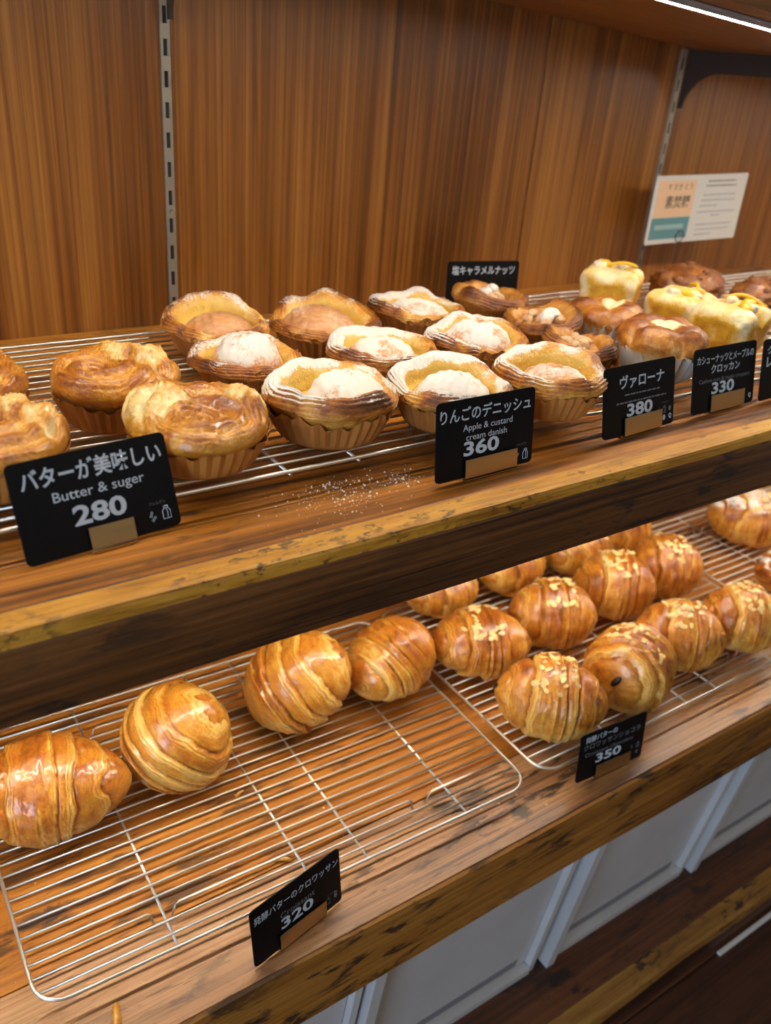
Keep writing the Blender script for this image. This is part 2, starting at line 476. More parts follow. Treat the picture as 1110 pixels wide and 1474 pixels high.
def standard(x, label, w_=.0086):
    r = empty('slotted_standard', (x, WALL_Y, 0)); tag(r, label, 'shelf standard', 'slotted steel standards on the wall')
    z0, z1 = .001, .30 if x < .5 else top_z(x)-.001
    z1 = top_z(x)-.002
    q = MB()
    q.box((-w_/2, -.0028, z0), (-.0019, 0, z1)); q.box((.0019, -.0028, z0), (w_/2, 0, z1))
    zz = .0203; edges = [z0]
    while zz < z1-.01:
        edges += [zz-.0066, zz+.0066]; zz += .02495
    edges.append(z1)
    for a, b in zip(edges[0::2], edges[1::2]):
        q.box((-.0019, -.0028, a), (.0019, 0, b))
    obj('channel', q.me('channel', M_STD), r)
    obj('channel_back', MB().box((-.0019, -.0012, z0), (.0019, -.0002, z1)).me('channel_back', M_SLOT), r)
    for zc in (.108,):
        obj('screw', mesh('screw', *[(lambda V, F: (V, F))([(.0022*math.cos(k*PI/4), -.0034, zc+.0022*math.sin(k*PI/4)) for k in range(8)]+[(.0026*math.cos(k*PI/4), -.0027, zc+.0026*math.sin(k*PI/4)) for k in range(8)], [tuple(range(8))]+[(k, (k+1) % 8, 8+(k+1) % 8, 8+k) for k in range(8)])][0], M_STD), r)
standard(.3215, 'slotted steel wall standard behind the apple danishes at left')
standard(1.0045, 'slotted steel wall standard beside the white notice at right')

# ------------------------------------------------------------------ white bins
def bin_(xa, xb, label):
    r = empty('storage_bin', (0, 0, 0)); tag(r, label, 'bin', 'white plastic bins on the lowest board')
    zt, zb = -H-T2-.008, -.7045
    yt, yb = .004, .030
    def fy(z): return yt+(yb-yt)*(zt-z)/(zt-zb)
    def bx(x0, x1, za, zb_, d0, d1):
        q = MB(); P8 = [(x, fy(z)+d, z) for z in (zb_, za) for d in (d0, d1) for x in (x0, x1)]
        q.add(P8, [(0, 2, 3, 1), (4, 5, 7, 6), (0, 1, 5, 4), (2, 6, 7, 3), (0, 4, 6, 2), (1, 3, 7, 5)]); return q
    q = bx(xa+.004, xb-.004, zt-.003, zb+.0005, .0205, .36); obj('body', q.me('body', M_BIN), r)
    q = bx(xa+.013, xb-.009, zt-.010, zb+.016, .0125, .0200); obj('front_panel', q.me('front_panel', M_BIN), r)
    q = bx(xa, xa+.012, zt, zb, -.004, .020); obj('side_rim', q.me('side_rim', M_BIN), r)
    q = bx(xb-.008, xb, zt, zb, .004, .020); obj('side_rim', q.me('side_rim', M_BIN), r)
    q = bx(xa+.0125, xb-.0085, zt, zt-.009, .002, .020); obj('top_rim', q.me('top_rim', M_BIN), r)
    q = bx(xa+.0125, xb-.0085, zb+.012, zb, .002, .020); obj('bottom_rim', q.me('bottom_rim', M_BIN), r)
    q = bx(xa+.022, xb-.026, zb+.032, zb+.018, .0118, .0124); obj('shade_strip', q.me('shade_strip', M_BIN_SHADE), r)  # thin dark strip painting the shade in the recess above the bottom rim
bin_(.035, .309, 'white plastic bin nearest the camera, cut off by the bottom edge')
bin_(.315, .584, 'white plastic bin below the croissant price card')
bin_(.600, .862, 'white plastic bin below the chocolate croissant price card')
bin_(.872, 1.14, 'white plastic bin farthest right under the lower shelf')

# ------------------------------------------------------------------ wire racks
RW, RD, NR = .455, .300, 24
rod_me = MB().tube([(0, 0, 0), (RW, 0, 0)], .00105, 8).me('rod', M_STEEL, True)
cross_me = MB().tube([(0, .0, -.0026), (0, RD, -.0026)], .00115, 8).me('cross_bar', M_STEEL, True)
def frame_pts():
    c = .022; P = []
    for (cx, cy, a0) in ((RW-c, c, -PI/2), (RW-c, RD-c, 0), (c, RD-c, PI/2), (c, c, PI)):
        for k in range(7):
            a = a0+PI/2*k/6; P.append((cx+c*math.cos(a), cy+c*math.sin(a), 0))
    return P
frame_me = MB().tube(frame_pts(), .0015, 8, True).me('frame', M_STEEL, True)
def foot_rod():
    P = [(0, 0, 0)]
    for xc in (.103, RW-.103):
        P += [(xc-.0135, 0, 0), (xc-.010, 0, -.002), (xc-.008, 0, -RACK+.005), (xc-.0045, 0, -RACK+.0016), (xc+.0045, 0, -RACK+.0016), (xc+.008, 0, -RACK+.005), (xc+.010, 0, -.002), (xc+.0135, 0, 0)]
    P.append((RW, 0, 0))
    return MB().tube(P, .00105, 8).me('foot_rod', M_STEEL, True)
foot_me = foot_rod()
def rack(x, yy, z, rz, label, group):
    r = empty('wire_rack', (x, yy, z+RACK), rz); tag(r, label, 'wire rack', group)
    obj('frame', frame_me, r)
    n = NR
    for k in range(1, n):
        d = RD*k/n
        o = obj('foot_rod' if k in (3, n-3) else 'rod', foot_me if k in (3, n-3) else rod_me, r, (0, d, 0))
        c = .022
        if d < c or d > RD-c:      # ends follow the rounded corner
            e = c-math.sqrt(max(c*c-(c-min(d, RD-d))**2, 0))
            o.location.x = e; o.scale.x = (RW-2*e)/RW
    for f in (.225, .485, .60, .835):
        obj('cross_bar', cross_me, r, (RW*f, 0, 0))
    return r
rack(.047, .0435, -H, math.radians(-1.6), 'half empty chrome wire rack under the plain croissants', 'wire racks on the lower shelf')
rack(.522, .0330, -H, 0.0, 'chrome wire rack under the almond chocolate croissants', 'wire racks on the lower shelf')
rack(.990, .0330, -H, 0.0, 'chrome wire rack at right edge under the sugared almond croissants', 'wire racks on the lower shelf')
rack(.028, .0675, 0, math.radians(.2), 'chrome wire rack under the sugar buns and apple danishes', 'wire racks on the upper shelf')
rack(.498, .0600, 0, 0.0, 'chrome wire rack under the caramel danishes and lemon breads', 'wire racks on the upper shelf')
rack(.966, .0600, 0, 0.0, 'chrome wire rack at right end of the upper shelf', 'wire racks on the upper shelf')

# ------------------------------------------------------------------ pastries
def croissant_mesh(L, Ry, Rz, N, seed, mat, pitch=0.0, bend=0.0, slant=.25, spiral=1.0, p=1.7, q=.60, sugar=0.0, shift=0.0, amp=.085, brown=.0, warp=.45):
    nu, nt = 170, 132
    u = np.linspace(-1, 1, nu); u = np.sign(u)*np.abs(u)**.90; u[0] += 1e-3; u[-1] -= 1e-3
    th = np.linspace(0, 2*PI, nt, endpoint=False)          # 0 = underside
    U, TH = np.meshgrid(u, th, indexing='ij')
    X = np.stack([U*1.2, np.sin(TH), np.cos(TH)], -1)
    nz = fbm(X, 1.3, seed); nz2 = fbm(X, 4.5, seed+5); fine = fbm(X*np.array([9., 1.6, 1.6]), 2.0, seed+9)
    ua = np.abs(U-shift+slant*.30*np.sin(TH))
    env = np.clip(1-np.abs(U)**p, 1e-4, 1)**q
    wq = N*ua**.9+spiral*(TH/(2*PI))*np.sign(U-shift)*sstep(.0, .25, ua)+warp*nz+.05*nz2+.35
    s = wq-np.floor(wq)
    bid = np.floor(wq).astype(np.int64)
    hz = _hash(bid*7+np.where(U > shift, 3, 0), 0*bid, 0*bid, seed)
    # each wrap rises out of a crease, swells, then ends in a sharp laminated lip
    bulge = np.where(s < .22, -1+1.25*(s/.22)**.55, .25+.55*np.sin((s-.22)/.72*PI/2))
    bulge = np.where(s > .94, .8-1.8*((s-.94)/.06), bulge)
    fade = sstep(1.0, .85, np.abs(U))*.7+.3
    zone = sstep(.52, .80, s)
    lam = np.sin(wq*2*PI*(6+2*hz)+nz2*2.5)*zone
    lam2 = np.sin(wq*2*PI*11+nz2*3.5)*sstep(.15, .4, s)
    R = env*(1+.004*lam2+amp*(.65+.8*hz)*bulge*fade+.012*lam+.05*nz+.014*nz2+.006*fine)
    x = U*L/2; yv = Ry*R*np.sin(TH); zv = -Rz*R*np.cos(TH)
    yv = yv+bend*(U**2)*L
    cp, sp = math.cos(pitch), math.sin(pitch)
    xx = x*cp-zv*sp; zz = x*sp+zv*cp
    lo_ = zz.min(); zf = lo_+.30*Rz
    k = .007
    zz = np.where(zz < zf+k, zf+k-(k*np.tanh((zf+k-zz)/k/1.2)), zz)
    zz -= zz.min()
    P = np.stack([xx, yv, zz], -1)
    n = grid_normals(P)
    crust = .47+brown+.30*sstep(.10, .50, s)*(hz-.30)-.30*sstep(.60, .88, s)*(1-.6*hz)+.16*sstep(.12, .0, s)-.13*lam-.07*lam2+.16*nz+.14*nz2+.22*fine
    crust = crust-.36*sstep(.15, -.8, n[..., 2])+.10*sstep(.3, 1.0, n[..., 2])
    sg = sugar*sstep(.25, .8, n[..., 2])*(.75+.6*nz2) if sugar else 0*crust
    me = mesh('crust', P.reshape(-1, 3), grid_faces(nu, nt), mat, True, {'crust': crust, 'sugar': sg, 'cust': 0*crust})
    return me, P, n, U

def almond_me():
    q = MB(); n = 8
    V = [(0, 0, .0011)]+[(.0062*math.cos(2*PI*k/n), .0036*math.sin(2*PI*k/n)*(1+.25*math.cos(2*PI*k/n)), .0006) for k in range(n)]+[(.0062*math.cos(2*PI*k/n), .0036*math.sin(2*PI*k/n), -.0006) for k in range(n)]
    F = [(0, 1+k, 1+(k+1) % n) for k in range(n)]+[(1+k, 1+n+k, 1+n+(k+1) % n, 1+(k+1) % n) for k in range(n)]
    q.add(V, F); return q.me('almond_slice', M_ALM)
ALM = almond_me()
def place_on(par, P, n, me, name, count, rng, sel, lift=.0004, smin=.8, smax=1.15):
    idx = np.argwhere(sel)
    if len(idx) == 0: return
    for _ in range(count):
        i, j = idx[rng.randrange(len(idx))]
        p = Vector(P[i, j]); nn = Vector(n[i, j])
        nn = (nn+Vector((rng.uniform(-.3, .3), rng.uniform(-.3, .3), 0))).normalized()
        o = obj(name, me, par)
        qn = Vector((0, 0, 1)).rotation_difference(nn)
        from mathutils import Quaternion
        qq = qn @ Quaternion((0, 0, 1), rng.uniform(0, 2*PI))
        o.rotation_mode = 'QUATERNION'; o.rotation_quaternion = qq
        o.location = p+nn*lift
        sc = rng.uniform(smin, smax); o.scale = (sc, sc, sc)

def croissant(x, yy, rz, label, seed, kind='plain', L=.12, Ry=.045, Rz=.040, N=4.0, z=-H+RT, choc=0, **kw):
    mat = M_CRO if kind == 'plain' else M_CHO
    nm = {'plain': 'croissant', 'choc': 'chocolate_croissant', 'almond': 'almond_croissant'}[kind]
    grp = {'plain': 'plain croissants', 'choc': 'chocolate croissants with almonds', 'almond': 'sugared almond croissants'}[kind]
    r = empty(nm, (x, yy, z), math.radians(rz)); tag(r, label, 'croissant', grp)
    me, P, n, U = croissant_mesh(L, Ry, Rz, N, seed, mat, sugar=.75 if kind == 'almond' else 0.0, **kw)
    obj('crust', me, r)
    rng = random.Random(seed)
    if kind != 'plain':
        zmax = P[..., 2].max()
        sel = (n[..., 2] > .62) & (np.abs(U+.02) < .42) & (P[..., 2] > zmax*.80)
        place_on(r, P, n, ALM, 'almond_slice', 36, rng, sel, .0005, .50, .90)
    if choc:
        # chocolate stick showing at the rolled end
        e = -L/2*.93 if choc < 0 else L/2*.93
        i = int(.045*P.shape[0]) if choc < 0 else int(.955*P.shape[0])
        c = P[i].mean(0)
        big = abs(choc) > 1; up_ = .010 if big else .004
        q = MB().tube([(c[0]*.70, 0, 0), (c[0]*(1.11 if big else 1.12), 0, 0)], .0058 if big else .0042, 9)
        o = obj('chocolate_stick', q.me('chocolate_stick', M_CHOC, True), r, (0, c[1], c[2]+up_), (.5, 0, 0)); o.scale = (1, .62, 1.35)
    return r

def cup_mesh(name, r0, r1, h, n, mat, amp=.045, lip=.0):
    nt = n*6; rows = [(0, 0.02), (0, .96), (.06, 1.0)]+[(k/7, 1.0) for k in range(1, 8)]
    th = np.linspace(0, 2*PI, nt, endpoint=False); tri = 2*np.abs(((th*n/(2*PI)) % 1)-.5)*2-1
    out = []
    prof = [(0.0, .02*r0), (0.0, r0*.97)]+[(h*t, r0+(r1-r0)*t**.9) for t in (.08, .25, .45, .65, .85, 1.0)]
    inner = [(h*t, r0+(r1-r0)*t**.9-.0006) for t in (1.0, .7, .4)]
    for k, (zz, rr) in enumerate(prof+inner):
        a = amp*min(1, zz/h*2.2+.25)*(1 if rr > r0*.5 else 0)
        jag = .0016*np.sin(th*n/2+1.3*np.sin(th*3))+.0022*np.sin(th*5+1) if zz > h*.9 else 0
        rad = rr*(1+a*tri)
        out.append(np.stack([rad*np.cos(th), rad*np.sin(th), zz+jag+0*th], -1))
    P = np.array(out)
    return mesh(name, P.reshape(-1, 3), grid_faces(len(out), nt, True, True, False), mat, False)
CUPS = [cup_mesh('paper_cup', .0310, .0395, .0190, 36, M_PAPER, .024), cup_mesh('paper_cup', .033, .0420, .021, 34, M_PAPERD, .022), cup_mesh('paper_cup', .029, .038, .025, 24, M_PAPERW, .04)]

def danish_shell(seed, R=.047, hb=.050, hf=.036, mat=None, sugar=.6, pinch=.07, cust=1.0, crown=0.0, inner=.0175, poly=0, brown=0.0, left=.0):
    nt, nv = 128, 78
    K = [(.02, .002, 0), (.66, .002, 0), (.78, .008, 0), (.86, .0145, 0), (.95, .0035, .50), (1.02, 0, .70), (1.0, 0, .88), (.92, 0, 1.0), (.81, 0, 1.0), (.71, -.003, .94), (.64, -.004, .76), (.50, inner, 0), (.02, inner, 0)]
    C = catmull(K, nv)
    th = np.linspace(0, 2*PI, nt, endpoint=False)
    V, TH = np.meshgrid(np.linspace(0, 1, nv), th, indexing='ij')
    rho, zc, zr = C[:, 0][:, None], C[:, 1][:, None], C[:, 2][:, None]
    cs, sn = np.cos(TH), np.sin(TH)
    D = np.stack([cs*1.2, sn*1.2, V*2.5], -1)
    nz = fbm(D, 1.5, seed); nz2 = fbm(D, 5, seed+3); ring = vnoise(np.stack([cs*1.7, sn*1.7, 0*cs], -1), 1.0, seed+9); ring2 = vnoise(np.stack([cs*4, sn*4, 0*cs], -1), 1.0, seed+19)
    Rt = R*(1+pinch*np.abs(cs)**5-.035*(1-np.abs(cs))**1+.075*ring+.008*ring2)
    if poly: Rt = Rt*(1+.05*np.cos(poly*TH+seed))
    hr = (hb+hf)/2+(hb-hf)/2*sn-.005*np.abs(cs)**4+.0055*ring+.0008*ring2+left*np.clip(-cs, 0, 1)
    body = sstep(.30, .45, V)
    rr = rho*(1+(Rt/R-1)*body)
    rx = R*rr; ry = R*rr*np.where(V > .62, 1-.10*sstep(.62, .8, V), 1)
    z = zc+hr*zr
    # lamination on the outer flank and rim
    lam = np.sin(V*2*PI*22+ring*9+nz2*4)*sstep(.30, .38, V)*sstep(.76, .66, V)
    fold = np.exp(-((TH-(3.9+.5*ring))/.16)**2)+np.exp(-((TH-(5.5+.4*ring2))/.13)**2)
    rx = rx*(1-.05*fold*body+.012*lam+.018*nz*body); ry = ry*(1-.05*fold*body+.012*lam+.018*nz*body)
    z = z+(.0020*nz+.0010*nz2+.0005*lam-.0022*fold*sstep(.4, .55, V))*body
    P = np.stack([rx*cs, ry*sn, z], -1)
    n = grid_normals(P)
    rim = sstep(.40, .50, V)*sstep(.70, .60, V)
    crust = .50+brown+.36*rim*(.50+ring+.8*ring2)-.06*lam*rim-.03*lam+.16*fold*rim+.26*nz+.20*nz2-.25*sstep(.62, .72, V)-.10*sstep(.40, .30, V)
    sg = sugar*sstep(.15, .75, n[..., 2])*sstep(.44, .54, V)*sstep(.80, .66, V)*(.75+1.3*fbm(D, 1.6, seed+31)+.35*np.cos(TH-2.4))
    cu = cust*sstep(.70, .80, V)
    return mesh('pastry_shell', P.reshape(-1, 3), grid_faces(nv, nt), mat or M_DAN, True, {'crust': crust, 'sugar': sg, 'cust': cu}), P, n

def dome(name, ax, ay, az, seed, mat, sugar=0.0, nz_amp=.05, crust=.4, ridge=0.0, f=2.0, below=.25):
    nv, nt = 34, 64
    ph = np.linspace(0.02, PI*(.5+below*.5), nv); th = np.linspace(0, 2*PI, nt, endpoint=False)
    PH, TH = np.meshgrid(ph, th, indexing='ij')
    D = np.stack([np.sin(PH)*np.cos(TH), np.sin(PH)*np.sin(TH), np.cos(PH)], -1)
    nz = fbm(D, f, seed); nz2 = fbm(D, f*4, seed+2)
    s = 1+nz_amp*nz+nz_amp*.35*nz2+ridge*np.sin(D[..., 0]*26+nz*2)
    P = D*s[..., None]*np.array([ax, ay, az])
    P = P[::-1]; D = D[::-1]; nz = nz[::-1]; nz2 = nz2[::-1]
    n = grid_normals(P)
    cr_ = crust+.30*nz+.22*nz2
    sg = sugar*sstep(-.1, .7, D[..., 2])*(.85+.8*nz)
    return mesh(name, P.reshape(-1, 3), grid_faces(nv, nt), mat, True, {'crust': cr_, 'sugar': sg, 'cust': 0*cr_}), P, n

def view_rz(x, yy): return math.atan2(yy-CAM.y, x-CAM.x)-PI/2
def apple_danish(x, yy, label, seed, sugar=.6, R=.047, hb=.050, hf=.036, turn=0.0, apple=(.0, -.10, .54, .43, .023), asug=.7, left=0.0, brown=0.0):
    r = empty('apple_danish', (x, yy, RT), view_rz(x, yy)+math.radians(turn))
    tag(r, label, 'danish', 'apple custard danishes')
    obj('paper_cup', CUPS[0], r).scale = (R/.0400, R/.0400, 1.12)
    me, P, n = danish_shell(seed, R, hb, hf, None, sugar, left=left, brown=brown)
    obj('pastry_shell', me, r, (0, 0, .0008))
    ce, _, _ = dome('custard', R*.66, R*.58, .008, seed+4, M_CUST, 0, .03, below=0)
    obj('custard', ce, r, (0, 0, .0185))
    ax, ay, sx, sy, hz = apple
    ap, _, _ = dome('apple_piece', R*sx*1.06, R*sy*1.16, hz*1.16, seed+8, M_APPLE, asug, .05, ridge=.018, below=.1)
    obj('apple_piece', ap, r, (R*ax, R*ay, .0160))
    return r

def sugar_bun(x, yy, label, seed, R=.047, hh=.054, rz=None, cx=-.18, cy=-.10, patches=((.75, .55, .50), (-.75, .25, .42), (.2, .85, .35))):
    r = empty('sugar_bun', (x, yy, RT), view_rz(x, yy) if rz is None else rz); tag(r, label, 'bun', 'butter sugar buns')
    obj('paper_cup', CUPS[1], r).scale = (R/.0425, R/.0425, 1.0)
    nt, nv = 150, 84
    K = [(.02, .002), (.66, .002), (.76, .012), (.86, .022), (1.0, .033), (1.03, .040), (.98, .047), (.86, .0525), (.66, .056), (.42, .0575), (.2, .058), (.01, .058)]
    C = catmull(K, nv); C[:, 1] *= hh/.058
    th = np.linspace(0, 2*PI, nt, endpoint=False)
    V, TH = np.meshgrid(np.linspace(0, 1, nv), th, indexing='ij')
    rho, z = C[:, 0][:, None]+0*TH, C[:, 1][:, None]+0*TH
    D = np.stack([np.cos(TH)*rho*1.3, np.sin(TH)*rho*1.3, z*20], -1)
    nz = fbm(D, 1.3, seed); nz2 = fbm(D, 5, seed+1)
    body = sstep(.28, .45, V); topm = sstep(.46, .62, V)
    lob = .07*np.cos(3*TH+seed)+.04*np.cos(2*TH+seed*2)
    rr = rho*(1+body*(lob+.04*nz))
    px, py = rr*np.cos(TH), rr*np.sin(TH)
    # swirl
    dx, dy = px-cx, py-cy
    d = np.hypot(dx, dy); a = np.arctan2(dy, dx)
    w_ = d*3.1-a/(2*PI)+.12*nz
    s = w_-np.floor(w_)
    sw = np.where(s < .8, -.6+1.4*np.sin(s/.8*PI*.62), .2-.8*(s-.8)/.2)
    z = z+topm*(.0030*sw-.012*np.exp(-(d/.30)**2)+.0035*nz+.0012*nz2)
    z = z-topm*.008*np.exp(-((px*.5+py*.86-.18)/.14)**2)*sstep(-.1, .4, px+.3)
    lam = np.sin(w_*2*PI*6+nz2*2.5)*topm*(1-.0)
    z = z+.0008*lam
    cream = 0*z
    for (qx, qy, qr) in patches:
        dd = np.hypot(px-qx*.72, py-qy*.72)+.16*nz+.10*nz2
        m = sstep(qr, qr*.55, dd)*body
        cream = np.maximum(cream, m)
    kn = fbm(D, 14, seed+6)
    z = z+.0035*cream*topm+.0018*cream*nz2+.0013*cream*kn*body
    P = np.stack([px*R, py*R, z], -1)
    n = grid_normals(P)
    crust = .53+.20*topm*sw-.17*lam*(1-cream)+.26*nz+.16*nz2-.44*cream+.20*cream*kn+.22*sstep(.12, .02, np.abs(cream-.35))*topm
    crust = crust-.05*sstep(.4, .3, V)
    sg = .34*cream*sstep(0, .6, n[..., 2])*(.6+.8*nz2)
    me = mesh('bun', P.reshape(-1, 3), grid_faces(nv, nt), M_BUN, True, {'crust': crust, 'sugar': sg, 'cust': 0*crust})
    obj('bun', me, r, (0, 0, .0008))
    return r

def lump_me(name, r, seed, mat):
    me, _, _ = dome(name, r, r*.8, r*.7, seed, mat, 0, .18, below=.7); return me
NUTS = [lump_me('nut', .0062, 40+k, M_NUTS) for k in range(3)]
NUTD = lump_me('nut', .0062, 47, plain('roasted_nut', (.22, .075, .016), .4))
ICES = [lump_me('icing_blob', .0075, 50+k, M_ICING) for k in range(2)]
def caramel_danish(x, yy, label, seed, R=.040, rim=.032, icing=True):
    r = empty('caramel_danish', (x, yy, RT), view_rz(x, yy)+seed); tag(r, label, 'danish', 'salted caramel nut danishes')
    obj('paper_cup', CUPS[0], r).scale = (.9, .9, .7)
    me, P, n = danish_shell(seed, R, rim+.004, rim-.002, M_NUT, .10, .04, 0.0, inner=.020, poly=3, brown=.06)
    obj('pastry_shell', me, r, (0, 0, .0008))
    rng = random.Random(seed)
    for k in range(11):
        a = rng.uniform(0, 2*PI); d = rng.uniform(0, .46)*R
        o = obj('nut', NUTS[k % 3], r, (d*math.cos(a), d*math.sin(a), .0235+rng.uniform(0, .004)), (rng.uniform(-.4, .4), rng.uniform(-.4, .4), rng.uniform(0, 6)))
    if icing:
        for k in range(3):
            a = rng.uniform(0, 2*PI); obj('icing_blob', ICES[k % 2], r, (.007*math.cos(a), .007*math.sin(a), .0275+.002*k), (0, 0, a))

def brioche(x, yy, label, seed, R=.042, hh=.055, cream=(.1, -.1, .34)):
    r = empty('chocolate_brioche', (x, yy, RT), view_rz(x, yy)); tag(r, label, 'brioche', 'chocolate brioche buns')
    obj('paper_cup', CUPS[2], r).scale = (R/.0375, R/.0375, 1.0)
    nt, nv = 120, 60
    K = [(.02, .002), (.68, .002), (.80, .016), (.94, .030), (1.02, .040), (.97, .048), (.78, .054), (.45, .056), (.2, .0565), (.01, .0565)]
    C = catmull(K, nv); C[:, 1] *= hh/.0565
    th = np.linspace(0, 2*PI, nt, endpoint=False)
    V, TH = np.meshgrid(np.linspace(0, 1, nv), th, indexing='ij')
    rho, z = C[:, 0][:, None]+0*TH, C[:, 1][:, None]+0*TH
    rng = random.Random(seed)
    px, py = rho*np.cos(TH), rho*np.sin(TH)
    body = sstep(.3, .5, V)
    hgt = 0*z-1
    for k in range(5):
        a = 2*PI*k/5+rng.uniform(-.2, .2)+seed; q_ = .62
        d = np.hypot(px-q_*math.cos(a), py-q_*math.sin(a))
        hgt = np.maximum(hgt, 1-(d/.52)**2)
    D = np.stack([px*1.5, py*1.5, z*25], -1); nz = fbm(D, 1.5, seed); nz2 = fbm(D, 6, seed+2)
    hgt = np.clip(hgt, -.7, 1)
    z = z+body*(.007*hgt+.003*nz+.001*nz2)
    rr = 1+body*(.06*hgt+.04*nz)
    P = np.stack([px*R*rr, py*R*rr, z], -1)
    cm = sstep(cream[2], cream[2]*.6, np.hypot(px-cream[0], (py-cream[1])*1.3)+.25*nz)*sstep(.5, .62, V)
    P[..., 2] += .002*cm
    crust = .50+.20*hgt*body+.42*nz+.22*nz2-.85*cm-.3*sstep(.45, .35, V)
    me = mesh('bun', P.reshape(-1, 3), grid_faces(nv, nt), M_VAL, True, {'crust': crust, 'sugar': 0*crust, 'cust': 0*crust})
    obj('bun', me, r, (0, 0, .0008))

zest_me = MB().tube([(-.020+.04*t, .006*math.sin(t*PI), .004*math.sin(t*PI*1.3)) for t in np.linspace(0, 1, 9)], .0019, 6).me('lemon_zest', M_ZEST, True)
GLZ = [lump_me('glaze_lump', .0085, 60+k, M_ZEST if k else M_CREAM) for k in range(2)]
def lemon_bread(x, yy, label, seed, S=.032, hh=.066, rz=.3, zest=.2):
    r = empty('lemon_bread', (x, yy, RT), rz); tag(r, label, 'bread', 'yellow lemon breads')
    nv, nt = 64, 120
    ph = np.linspace(PI-.01, .01, nv); th = np.linspace(0, 2*PI, nt, endpoint=False)
    PH, TH = np.meshgrid(ph, th, indexing='ij')
    e = .38
    f = lambda c, p: np.sign(c)*np.abs(c)**p
    X = f(np.sin(PH), .45)*f(np.cos(TH), e); Y = f(np.sin(PH), .45)*f(np.sin(TH), e); Z = f(np.cos(PH), .55)
    D = np.stack([X, Y, Z], -1); nz = fbm(D, 1.4, seed); nz2 = fbm(D, 5, seed+3)
    split = np.exp(-((X+.15*nz)/.16)**2)*sstep(-.1, .6, Z)
    P = np.stack([S*X*(1+.10*nz+.03*nz2+.06*sstep(-.2, .7, Z)), S*Y*(1+.10*nz+.03*nz2+.06*sstep(-.2, .7, Z)), hh/2*(Z+1)*(1+.05*nz*sstep(0, .6, Z))-.010*split*sstep(.2, .8, Z)], -1)
    P[..., 2] -= P[..., 2].min()
    edge = np.maximum(np.abs(X), 0)*np.maximum(np.abs(Y), 0)
    crust = .52+.40*nz+.20*nz2-.62*sstep(.45, .9, edge)-.40*sstep(.30, .75, Z)+.40*split
    me = mesh('loaf', P.reshape(-1, 3), grid_faces(nv, nt), M_LEM, True, {'crust': crust, 'sugar': 0*crust, 'cust': 0*crust})
    obj('loaf', me, r)
    obj('lemon_zest', zest_me, r, (zest*S, -.1*S, hh+.001), (0, 0, 1.2-rz+seed*.3))
    rng = random.Random(seed)
    for k in range(5):
        a = rng.uniform(0, 2*PI); obj('glaze_lump', GLZ[k % 2], r, (.5*S*math.cos(a), .5*S*math.sin(a), hh-.002), (rng.uniform(-.3, .3), rng.uniform(-.3, .3), a))

def croquant(x, yy, label, seed, R=.05, hh=.044, rz=0.0):
    r = empty('croquant_bread', (x, yy, RT), rz); tag(r, label, 'bread', 'dark nut croquants')
    me, P, n = dome('loaf', R, R*.75, hh*.62, seed, M_KRO, .0, .20, .5, f=3.2, below=.75)
    zmin = P[..., 2].min()
    obj('loaf', me, r, (0, 0, -zmin))
    rng = random.Random(seed); Q = P+np.array([0, 0, -zmin])
    place_on(r, Q, n, NUTD, 'nut', 14, rng, (n[..., 2] > .5), 0.0, .6, 1.0)

# --- upper shelf
sugar_bun(0.0850, 0.2220, 'butter sugar bun cut by the left edge, nearest the wall', 11, R=.043, hh=.044, rz=.5)
sugar_bun(0.0830, 0.1280, 'butter sugar bun behind the 280 card, cut by the left edge', 23, R=.044, hh=.040, rz=-.3, cx=-.4, cy=.2, patches=((.95, .0, .42), (.3, .6, .3)))
sugar_bun(0.1771, 0.1925, 'butter sugar bun with bold spiral swirl on the rack', 31, R=.0405, hh=.042, cx=-.28, cy=-.22, patches=((.25, .85, .45), (.85, .35, .40), (.1, .25, .16)))
sugar_bun(0.2040, 0.1100, 'large butter sugar bun in pleated paper just right of the 280 card', 42, R=.0455, hh=.038, cx=.05, cy=-.35, patches=((-.85, .15, .62), (.95, .35, .36)))
apple_danish(0.3030, 0.3010, 'apple danish with a peaked back rim in front of the left wall standard', 101, .45, .0418, 0.0383, 0.0270, asug=.25, apple=(.05, -.12, .66, .46, .016))
apple_danish(0.2920, 0.2203, 'apple danish with a round sugared apple between the sugar buns and wall danish', 112, .45, .0420, 0.0296, 0.0235, apple=(.0, -.15, .60, .56, .023), asug=.8)
apple_danish(0.3030, 0.1140, 'apple danish with thick sugar and open custard beside the large sugar bun', 123, .95, 0.0455, 0.0400, 0.0360, turn=18, apple=(.30, .02, .62, .56, .023), asug=1.0, left=.005)
apple_danish(0.3950, 0.2790, 'apple danish with a brown pointed rim, second along the wall', 134, .45, .0455, 0.0345, 0.0262, asug=.35, apple=(-.10, -.08, .68, .52, .019), brown=.06)
apple_danish(0.4027, 0.1962, 'heavily sugared flat apple danish in the middle of the rack', 145, .9, .0430, 0.0313, 0.0270, asug=.85, apple=(.0, -.14, .62, .50, .016))
apple_danish(0.3960, 0.0965, 'apple danish standing behind the 360 card', 156, .9, .0420, 0.0365, 0.0287, asug=.95, apple=(.10, -.15, .66, .52, .020), turn=-8)
apple_danish(0.5082, 0.2927, 'flat sugared apple danish by the wall next to the caramel card', 167, .8, .0430, 0.0296, 0.0270, asug=.7, apple=(.0, -.05, .66, .52, .012))
apple_danish(0.4998, 0.1932, 'apple danish with sugared dome behind the large oval danish', 178, .8, .0420, 0.0331, 0.0261, asug=.85, apple=(.05, -.12, .68, .54, .021))
apple_danish(0.4871, 0.0860, 'pale oval apple danish between the 360 and 380 cards', 189, .65, 0.0420, 0.0425, 0.0340, asug=.45, apple=(.10, -.14, .66, .52, .018))
